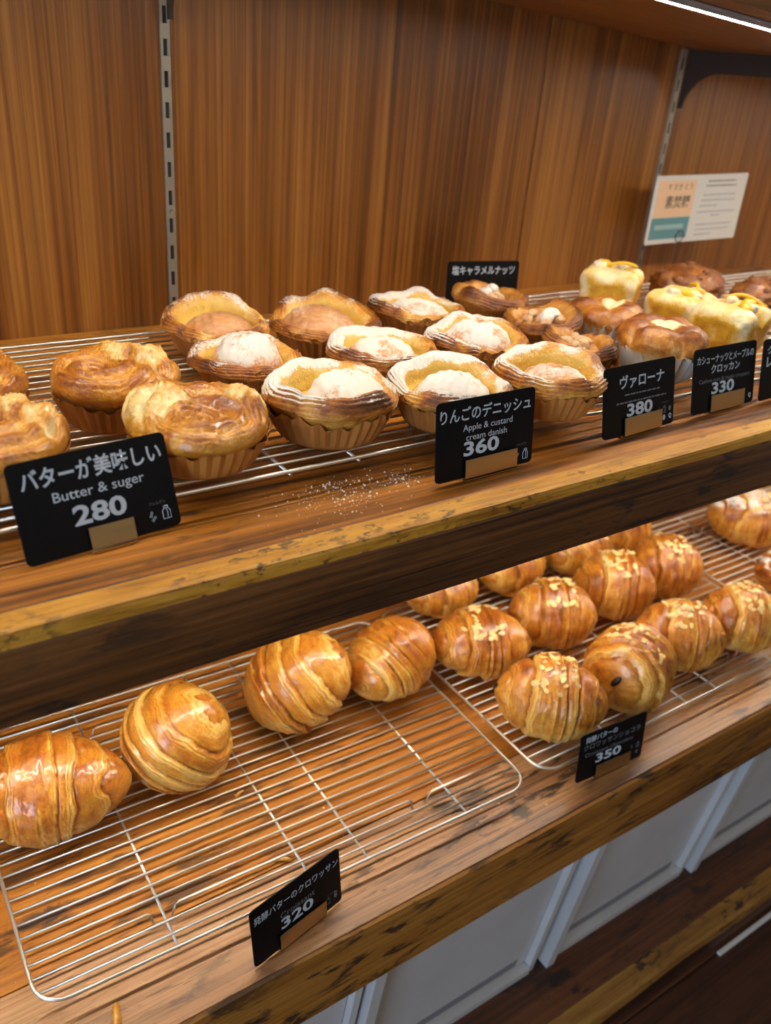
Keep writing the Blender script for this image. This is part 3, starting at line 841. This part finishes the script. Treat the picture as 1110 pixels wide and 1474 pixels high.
caramel_danish(0.6015, 0.2942, 'caramel nut danish right in front of the caramel card', 2, .040, .033)
caramel_danish(0.6000, 0.2140, 'caramel nut danish heaped with chopped nuts', 5, .037, .030)
caramel_danish(0.5800, 0.1420, 'caramel nut danish half hidden behind the 380 card', 8, .034, .030, False)
brioche(0.6714, 0.1991, 'chocolate brioche with white stripe in front of the first lemon bread', 3, .036, .032, (.15, .25, .30))
brioche(0.6440, 0.1075, 'chocolate brioche in white paper between the 380 and 330 cards', 6, .038, .041, (.05, .05, .42))
lemon_bread(0.7612, 0.2780, 'tall yellow lemon bread nearest the wall', 4, .030, .050, .55)
lemon_bread(0.7675, 0.1877, 'yellow lemon bread in the middle of its row', 9, .029, .046, .25, .4)
lemon_bread(0.7672, 0.1255, 'yellow lemon bread nearest the front, behind the 330 card', 14, .031, .050, .15, .5)
croquant(0.8823, 0.2693, 'dark brown nut croquant against the wall behind the lemon breads', 21, .052, .036, .2)
croquant(0.9255, 0.1957, 'dark brown nut croquant at the right edge of the upper shelf', 22, .044, .036, .0)

# --- lower shelf
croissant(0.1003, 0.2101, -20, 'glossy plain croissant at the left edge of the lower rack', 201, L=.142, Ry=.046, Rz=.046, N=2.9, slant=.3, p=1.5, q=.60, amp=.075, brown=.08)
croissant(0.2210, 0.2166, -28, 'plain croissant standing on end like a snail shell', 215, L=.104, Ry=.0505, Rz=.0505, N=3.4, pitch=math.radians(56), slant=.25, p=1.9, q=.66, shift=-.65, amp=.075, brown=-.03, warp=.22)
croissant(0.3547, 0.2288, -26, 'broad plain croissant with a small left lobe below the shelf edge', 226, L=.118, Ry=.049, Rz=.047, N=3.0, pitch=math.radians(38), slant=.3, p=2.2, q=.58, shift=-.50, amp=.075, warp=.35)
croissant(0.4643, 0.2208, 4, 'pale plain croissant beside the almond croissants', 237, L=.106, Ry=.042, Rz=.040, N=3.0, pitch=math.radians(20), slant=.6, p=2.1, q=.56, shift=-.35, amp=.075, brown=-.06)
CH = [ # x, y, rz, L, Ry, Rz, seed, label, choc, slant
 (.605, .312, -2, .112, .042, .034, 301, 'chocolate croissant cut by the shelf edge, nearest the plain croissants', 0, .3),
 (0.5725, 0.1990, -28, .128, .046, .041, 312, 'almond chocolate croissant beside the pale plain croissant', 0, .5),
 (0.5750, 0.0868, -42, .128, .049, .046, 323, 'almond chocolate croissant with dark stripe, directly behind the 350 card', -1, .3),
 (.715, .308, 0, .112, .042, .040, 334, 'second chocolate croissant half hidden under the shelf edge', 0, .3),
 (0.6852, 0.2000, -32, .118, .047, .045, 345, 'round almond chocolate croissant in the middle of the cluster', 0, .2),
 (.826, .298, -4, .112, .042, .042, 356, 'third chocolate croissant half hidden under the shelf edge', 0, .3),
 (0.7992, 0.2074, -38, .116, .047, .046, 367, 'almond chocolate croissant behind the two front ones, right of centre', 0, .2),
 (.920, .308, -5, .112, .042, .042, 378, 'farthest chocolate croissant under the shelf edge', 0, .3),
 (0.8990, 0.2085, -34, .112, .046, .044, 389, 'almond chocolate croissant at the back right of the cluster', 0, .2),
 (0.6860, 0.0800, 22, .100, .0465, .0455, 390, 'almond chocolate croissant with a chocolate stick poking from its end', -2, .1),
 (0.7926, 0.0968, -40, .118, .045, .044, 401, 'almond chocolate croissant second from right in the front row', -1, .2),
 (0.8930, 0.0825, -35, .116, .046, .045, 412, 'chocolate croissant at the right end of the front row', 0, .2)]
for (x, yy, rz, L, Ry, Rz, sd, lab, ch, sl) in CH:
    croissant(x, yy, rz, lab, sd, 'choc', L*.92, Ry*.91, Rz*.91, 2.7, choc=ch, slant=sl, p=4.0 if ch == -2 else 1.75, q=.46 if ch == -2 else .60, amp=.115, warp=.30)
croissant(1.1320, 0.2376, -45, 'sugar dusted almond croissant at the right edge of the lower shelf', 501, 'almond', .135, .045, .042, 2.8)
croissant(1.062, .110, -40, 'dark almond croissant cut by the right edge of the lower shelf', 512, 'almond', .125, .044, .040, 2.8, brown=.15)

# ------------------------------------------------------------------ price cards
def text_me(body, size, mat, bold=0.0, align='CENTER', sx=1.0):
    c = bpy.data.curves.new('lettering', 'FONT'); c.body = body; c.size = size; c.align_x = align; c.align_y = 'CENTER'
    c.offset = bold; c.resolution_u = 3
    o = bpy.data.objects.new('tmp', c); COL.objects.link(o)
    bpy.context.view_layer.update()
    dg = bpy.context.evaluated_depsgraph_get()
    me = bpy.data.meshes.new_from_object(o.evaluated_get(dg))
    COL.objects.unlink(o); bpy.data.objects.remove(o); bpy.data.curves.remove(c)
    me.name = 'lettering'
    n = len(me.vertices); a = np.zeros(n*3); me.vertices.foreach_get('co', a); a = a.reshape(-1, 3)
    if n:
        a[:, 0] *= sx
        b = np.stack([a[:, 0], -a[:, 2], a[:, 1]], -1); me.vertices.foreach_set('co', b.ravel())
    me.materials.clear(); me.materials.append(mat); me.update()
    return me, (a[:, 0].max()-a[:, 0].min() if n else 0)
def fit_text(par, body, w_, h_, u, v, mat, bold=0.0, off=-.0009, name='lettering'):
    """lettering fitted to width w_ (m) and glyph size h_, centred at (u, v) on the card"""
    me, wd = text_me(body, h_, mat, bold*h_)
    if w_ and wd > 0:
        a = np.zeros(len(me.vertices)*3); me.vertices.foreach_get('co', a); a = a.reshape(-1, 3)
        mid = (a[:, 0].max()+a[:, 0].min())/2; a[:, 0] = (a[:, 0]-mid)*w_/wd
        me.vertices.foreach_set('co', a.ravel())
    return obj(name, me, par, (u, off, v))
def round_rect(w_, h_, r, n=5):
    P = []
    for cx, cy, a0 in ((w_/2-r, h_-r, 0), (-w_/2+r, h_-r, PI/2), (-w_/2+r, r, PI), (w_/2-r, r, 3*PI/2)):
        for k in range(n+1):
            a = a0+PI/2*k/n; P.append((cx+r*math.cos(a), cy+r*math.sin(a)))
    return P
def ico_bottle(s, mat):
    P = [(-.32, -.5), (.32, -.5), (.32, .12), (.16, .32), (.16, .5), (-.16, .5), (-.16, .32), (-.32, .12)]
    q = MB(); pts = [(p[0]*s, 0, p[1]*s) for p in P]
    q.tube(pts, s*.035, 4, True); q.tube([(-.2*s, 0, .34*s), (.2*s, 0, .34*s)], s*.03, 4); q.tube([(.08*s, 0, -.48*s), (.08*s, 0, .1*s), (.0, 0, .3*s)], s*.03, 4)
    return q.me('milk_icon', mat)
def ico_wheat(s, mat):
    q = MB()
    for (cx, cz, a) in ((-.06, .22, 1.15), (.10, -.16, .75)):
        for k in range(4):
            for sd in (-1, 1):
                t = -.18+.12*k; x = cx+t*math.cos(a)+sd*.06*math.sin(a); z = cz+t*math.sin(a)-sd*.06*math.cos(a)
                d = (math.cos(a+sd*.5)*.09, math.sin(a+sd*.5)*.09)
                q.add([((x-d[0])*s, -.00002, (z-d[1])*s), ((x+d[1]*.4)*s, -.00002, (z-d[0]*.4)*s), ((x+d[0])*s, -.00002, (z+d[1])*s), ((x-d[1]*.4)*s, -.00002, (z+d[0]*.4)*s)], [(0, 1, 2, 3)])
    return q.me('wheat_icon', mat)
def ico_disc(s, mat):
    return MB().add([(s*.3*math.cos(k*PI/8), 0, s*.4*math.sin(k*PI/8)) for k in range(16)], [tuple(range(16))]).me('egg_icon', mat)
def ico_nut(s, mat):
    return MB().tube([(s*(.1+.22*math.cos(a)*(1 if a < 5 else .6)), 0, s*.22*math.sin(a)+s*(.1 if a < 5 else -.1)) for a in np.linspace(0, 6.8, 14)], s*.06, 4).me('nut_icon', mat)
CARD_W, CARD_H = .091, .0561
card_me = MB().prism(round_rect(CARD_W, CARD_H, .0035), lambda a, b: (a, -.0005, b), lambda a, b: (a, .0005, b)).me('card', M_BLACK)
def holder_me(hw, hh, tilt):
    q = MB(); s, c = math.sin(tilt), math.cos(tilt); th = .0007
    y0 = -.0024
    # front lip, floor, rear lip bent from one strip of sheet
    for (d0, d1, top) in ((-.0030, -.0023, hh), (.0012, .0019, hh*.9)):
        q.add([(x, d*c+z*s, z*c-d*s) for z in (0, top) for d in (d0, d1) for x in (-hw/2, hw/2)], [(0, 2, 3, 1), (4, 5, 7, 6), (0, 1, 5, 4), (2, 6, 7, 3), (0, 4, 6, 2), (1, 3, 7, 5)])
    q.box((-hw/2, -.0031, -.0015), (hw/2, .016, -.0007))
    return q.me('holder', M_BRASS)
def price_card(x, yy, z, yaw, tilt, roll, label, lines, hw=.048, hh=.0145, hu=.0, icons=(), rear=False):
    """lines: (text, width, size, u, v, bold, material); u from the card's centre, v up from its lower edge"""
    r = empty('price_card', (x, yy, z), yaw); tag(r, label, 'price card', 'black price cards')
    obj('holder', holder_me(hw, hh, tilt), r, (hu, 0, 0))
    c = obj('card', card_me, r, (0, 0, 0), (-tilt, 0, 0))
    if roll: c.rotation_euler = (Matrix.Rotation(-tilt, 3, 'X') @ Matrix.Rotation(-roll, 3, 'Y')).to_euler()
    for (t, w_, h_, u, v, bold, mat) in lines:
        fit_text(c, t, w_, h_, u, v, mat, bold, -.0006)
    for (me, u, v) in icons:
        obj(me.name.split('.')[0], me, c, (u, -.00065, v))
    return r
def bars(par, w_, u, v, mat, h_=.0012, n=9, seed=1, off=-.00062):
    """a line of print too small to read: broken dashes"""
    rng = random.Random(seed); q = MB(); x = u-w_/2
    while x < u+w_/2:
        l = rng.uniform(.0022, .0065); q.box((x, off-.00003, v-h_/2), (min(x+l, u+w_/2), off, v+h_/2)); x += l+.0011
    return obj('print_line', q.me('print_line', mat), par)
S = .0075
WH, MK = ico_wheat(S, M_TEXT), ico_bottle(S, M_TEXT)
WHd, MKd, EG, NU = ico_wheat(S*.8, M_DIM), ico_bottle(S*.8, M_DIM), ico_disc(S*.8, M_TEXT), ico_nut(S*.9, M_TEXT)
EGd, NUd = ico_disc(S*.7, M_DIM), ico_nut(S*.8, M_DIM)
Zc = .0022
price_card(.1254, .0557, Zc, .0936, .3473, .011, 'black price card reading Butter & suger 280',
  [('バターが美味しい', .0810, .0120, .0010, .0445, .022, M_TEXT), ('Butter & suger', .0530, .0080, .0020, .0330, .004, M_TEXT), ('280', .0310, .0150, -.0005, .0200, .030, M_TEXT), ('アレルゲン', .0100, .0022, .0330, .0160, .0, M_DIM)],
  hw=.0265, hh=.0125, hu=.003, icons=((WH, .0285, .0085), (MK, .0375, .0095)))
price_card(.3885, .0379, Zc, .0315, .1577, -.011, 'black price card reading Apple & custard cream danish 360',
  [('りんごのデニッシュ', .0840, .0105, -.0005, .0450, .014, M_TEXT), ('Apple & custard', .0460, .0066, .0010, .0355, .0, M_TEXT), ('cream danish', .0380, .0066, .0000, .0285, .0, M_TEXT), ('360', .0330, .0140, -.0045, .0200, .028, M_TEXT), ('アレルゲン', .0100, .0020, .0345, .0150, .0, M_DIM)],
  hw=.0490, hh=.0135, hu=.004, icons=((MK, .0385, .0075), (WH, .0300, .0085)))
c380 = price_card(.5578, .0444, Zc, .0619, .2383, -.0136, 'black price card reading 380 in front of the chocolate brioches',
  [('ヴァローナ', .0570, .0115, .0020, .0420, .018, M_TEXT), ('380', .0330, .0140, .0000, .0190, .028, M_TEXT), ('アレルゲン', .0090, .0020, .0335, .0190, .0, M_DIM)],
  hw=.0480, hh=.0145, hu=.003, icons=((WHd, .0255, .0135), (MKd, .0325, .0135), (EGd, .0400, .0135), (EG, .0325, .0065), (NU, .0400, .0065)))
for ch in c380.children:
    if ch.name.startswith('card'):
        bars(ch, .046, .003, .0325, M_DIM, seed=2); bars(ch, .064, .002, .0265, M_DIM, seed=3)
c330 = price_card(.6745, .0500, Zc, .0300, .2300, -.010, 'black price card reading 330 for the croquants',
  [('カシューナッツとメープルの', .0830, .0082, .0000, .0455, .010, M_TEXT), ('クロッカン', .0420, .0085, .0000, .0365, .014, M_TEXT), ('Cashew nuts & maple croquant', .0740, .0050, .0000, .0275, .0, M_DIM), ('330', .0330, .0140, -.0020, .0195, .028, M_TEXT)],
  hw=.0490, hh=.0145, hu=.004, icons=((NU, .0390, .0065),))
clem = price_card(.7690, .0500, Zc, .0600, .2000, 0.0, 'black price card cut off by the right edge',
  [('クリーム', .0500, .0082, -.0140, .0455, .010, M_TEXT), ('レモン', .0420, .0115, -.0175, .0345, .016, M_TEXT)], hw=.0480, hh=.0145, hu=.006)
for ch in clem.children:
    if ch.name.startswith('card'): bars(ch, .05, -.004, .0255, M_DIM, .002, seed=8)
price_card(.2400, .0139, -H+Zc, .2032, .1475, .001, 'black price card reading Croissant 320 on the lower shelf',
  [('発酵バターのクロワッサン', .0860, .0082, .0005, .0430, .006, M_TEXT), ('Croissant', .0350, .0078, .0000, .0305, .0, M_DIM), ('320', .0330, .0140, -.0010, .0215, .024, M_TEXT), ('アレルゲン', .0090, .0020, .0340, .0150, .0, M_DIM)],
  hw=.0480, hh=.0145, hu=.003, icons=((WHd, .0235, .0075), (MKd, .0310, .0100), (EGd, .0390, .0100), (NUd, .0385, .0125)))
price_card(.5990, .0154, -H+Zc, -.0503, .1327, -.019, 'black price card reading 350 for the chocolate croissants',
  [('発酵バターの', .0430, .0078, -.0170, .0475, .010, M_TEXT), ('クロワッサンショコラ', .0780, .0078, -.0010, .0390, .008, M_DIM), ('Croissant chocolate', .0660, .0062, -.0040, .0300, .0, M_DIM), ('350', .0350, .0140, -.0040, .0210, .024, M_TEXT)],
  hw=.0480, hh=.0145, hu=.003, icons=((WHd, .0290, .0180), (MKd, .0380, .0180), (EGd, .0270, .0075), (NUd, .0370, .0090)))
price_card(.6420, .3560, .0035, -.20, .10, 0.0, 'black caramel nuts price card standing at the back by the wall',
  [('塩キャラメルナッツ', .0800, .0105, .0000, .0455, .018, M_TEXT)], hw=.0480, hh=.0145).location = (.6590, .3720, Zc)

# ------------------------------------------------------------------ laminated notice on a wire stand
M_SIGN = plain('notice_white', (.62, .61, .57), .28)
M_PEACH = plain('notice_peach', (.72, .48, .30), .3)
M_TEAL = plain('notice_teal', (.10, .25, .27), .3)
M_TEALL = plain('notice_teal_light', (.28, .44, .44), .3)
M_INK = plain('notice_ink', (.10, .085, .06), .5)
M_INKL = plain('notice_ink_light', (.30, .31, .34), .5)
nt_ = empty('notice_stand', (1.045, .400, 0), -.045); tag(nt_, 'white laminated notice on a black wire stand near the wall', 'notice')
sh = obj('notice_sheet', MB().prism(round_rect(.178, .086, .002), lambda a, b: (a, -.0004, b), lambda a, b: (a, .0004, b)).me('notice_sheet', M_SIGN), nt_, (0, 0, .0585), (0, math.radians(-1.5), 0))
obj('peach_panel', MB().box((-.083, -.0006, .034), (-.012, -.00042, .080)).me('peach_panel', M_PEACH), sh)
obj('teal_panel', MB().box((-.084, -.0006, .006), (-.012, -.00042, .0335)).me('teal_panel', M_TEAL), sh)
obj('light_band', MB().box((-.076, -.0008, .0185), (-.022, -.00061, .0245)).me('light_band', M_TEALL), sh)
fit_text(sh, 'す だき とう', .046, .0085, -.042, .0715, M_INK, .004, -.0008)
fit_text(sh, '素焚糖', .046, .0170, -.042, .0520, M_INK, .012, -.0008)
for k, (w_, v) in enumerate(((.055, .0775), (.060, .0715), (.064, .060), (.068, .053), (.034, .046), (.076, .038), (.018, .033), (.070, .0215), (.066, .0150), (.034, .0085))):
    bars(sh, w_, .038-(.018 if k in (4, 9) else 0), v, M_INKL if k > 1 else M_INK, .0016, seed=k+20, off=-.0005)
q = MB().tube([(-.026+.0075*math.cos(a), -.0022, .0660+.0075*math.sin(a)) for a in np.linspace(-PI/2, 1.5*PI, 20)], .0007, 6)
q.tube([(-.026, -.0022, .0585), (-.026, -.002, .030), (-.026, 0, .001)], .0008, 6)
obj('wire', q.me('wire', M_CHOC, True), nt_)
obj('wire_base', MB().tube([(-.026+.018*math.cos(a), .018*math.sin(a), .0012) for a in np.linspace(0, 2*PI, 24, endpoint=False)], .0012, 6, True).me('wire_base', M_CHOC, True), nt_)

# ------------------------------------------------------------------ loose sugar and crumbs
rng = random.Random(3)
def specks(name, label, spots, mat, r0, r1, z, cat):
    q = MB()
    for (cx, cy, sx, sy, n) in spots:
        for _ in range(n):
            r = rng.uniform(r0, r1)*(.6 if rng.random() < .7 else 1.4); x = rng.gauss(cx, sx); yy = rng.gauss(cy, sy)
            if not .002 < yy < .44: continue
            q.add([(x+r, yy, z), (x, yy+r, z), (x-r, yy, z), (x, yy-r, z), (x, yy, z+r*1.1)], [(0, 1, 4), (1, 2, 4), (2, 3, 4), (3, 0, 4), (3, 2, 1, 0)])
    o = obj(name, q.me(name, mat)); tag(o, label, cat, kind='stuff'); return o
specks('spilled_sugar', 'white sugar specks spilled on the upper shelf by the 360 card', [(.283, .054, .018, .010, 190), (.285, .068, .022, .005, 80), (.330, .055, .009, .004, 60), (.335, .066, .007, .004, 25), (.25, .040, .03, .014, 40)], M_ICING, .0003, .0008, .0001, 'sugar')
specks('loose_crumbs', 'tiny pastry crumbs scattered on the lower shelf', [(.28, .12, .13, .07, 45), (.60, .03, .2, .012, 18)], M_ALM, .0005, .0012, -H+.0001, 'crumbs')
def flake(x, yy, rz, L, label):
    n = 10; V = []; F = []
    for k in range(n+1):
        t = k/n; w_ = L*.32*(.55+.5*math.sin(t*PI*.9+.3)); zz = .0012+.0022*math.sin(t*PI)
        for s_ in (-1, 0, 1): V.append((s_*w_*.5, (t-.5)*L, zz+(.0016 if s_ == 0 else 0)))
        for s_ in (-1, 1): V.append((s_*w_*.45, (t-.5)*L, max(zz-.001, .0001)))
    for k in range(n):
        a, b = k*5, (k+1)*5
        F += [(a, a+1, b+1, b), (a+1, a+2, b+2, b+1), (a+3, b+3, b+4, a+4), (a, b, b+3, a+3), (a+2, a+4, b+4, b+2)]
    me = mesh('pastry_flake', V, F, M_CRO, True, {'crust': [.35]*len(V), 'sugar': [0]*len(V), 'cust': [0]*len(V)})
    o = obj('pastry_flake', me, None, (x, yy, -H+.0001), (0, 0, rz)); tag(o, label, 'crumb', 'pastry flakes on the lower shelf')
flake(.094, .0225, -.25, .020, 'curled golden pastry flake by the lower left rack corner')
flake(.262, .083, 1.0, .014, 'thin pastry flake under the rack behind the 320 card')
flake(.262, .170, 2.0, .010, 'small pastry flake under the rack between two plain croissants')
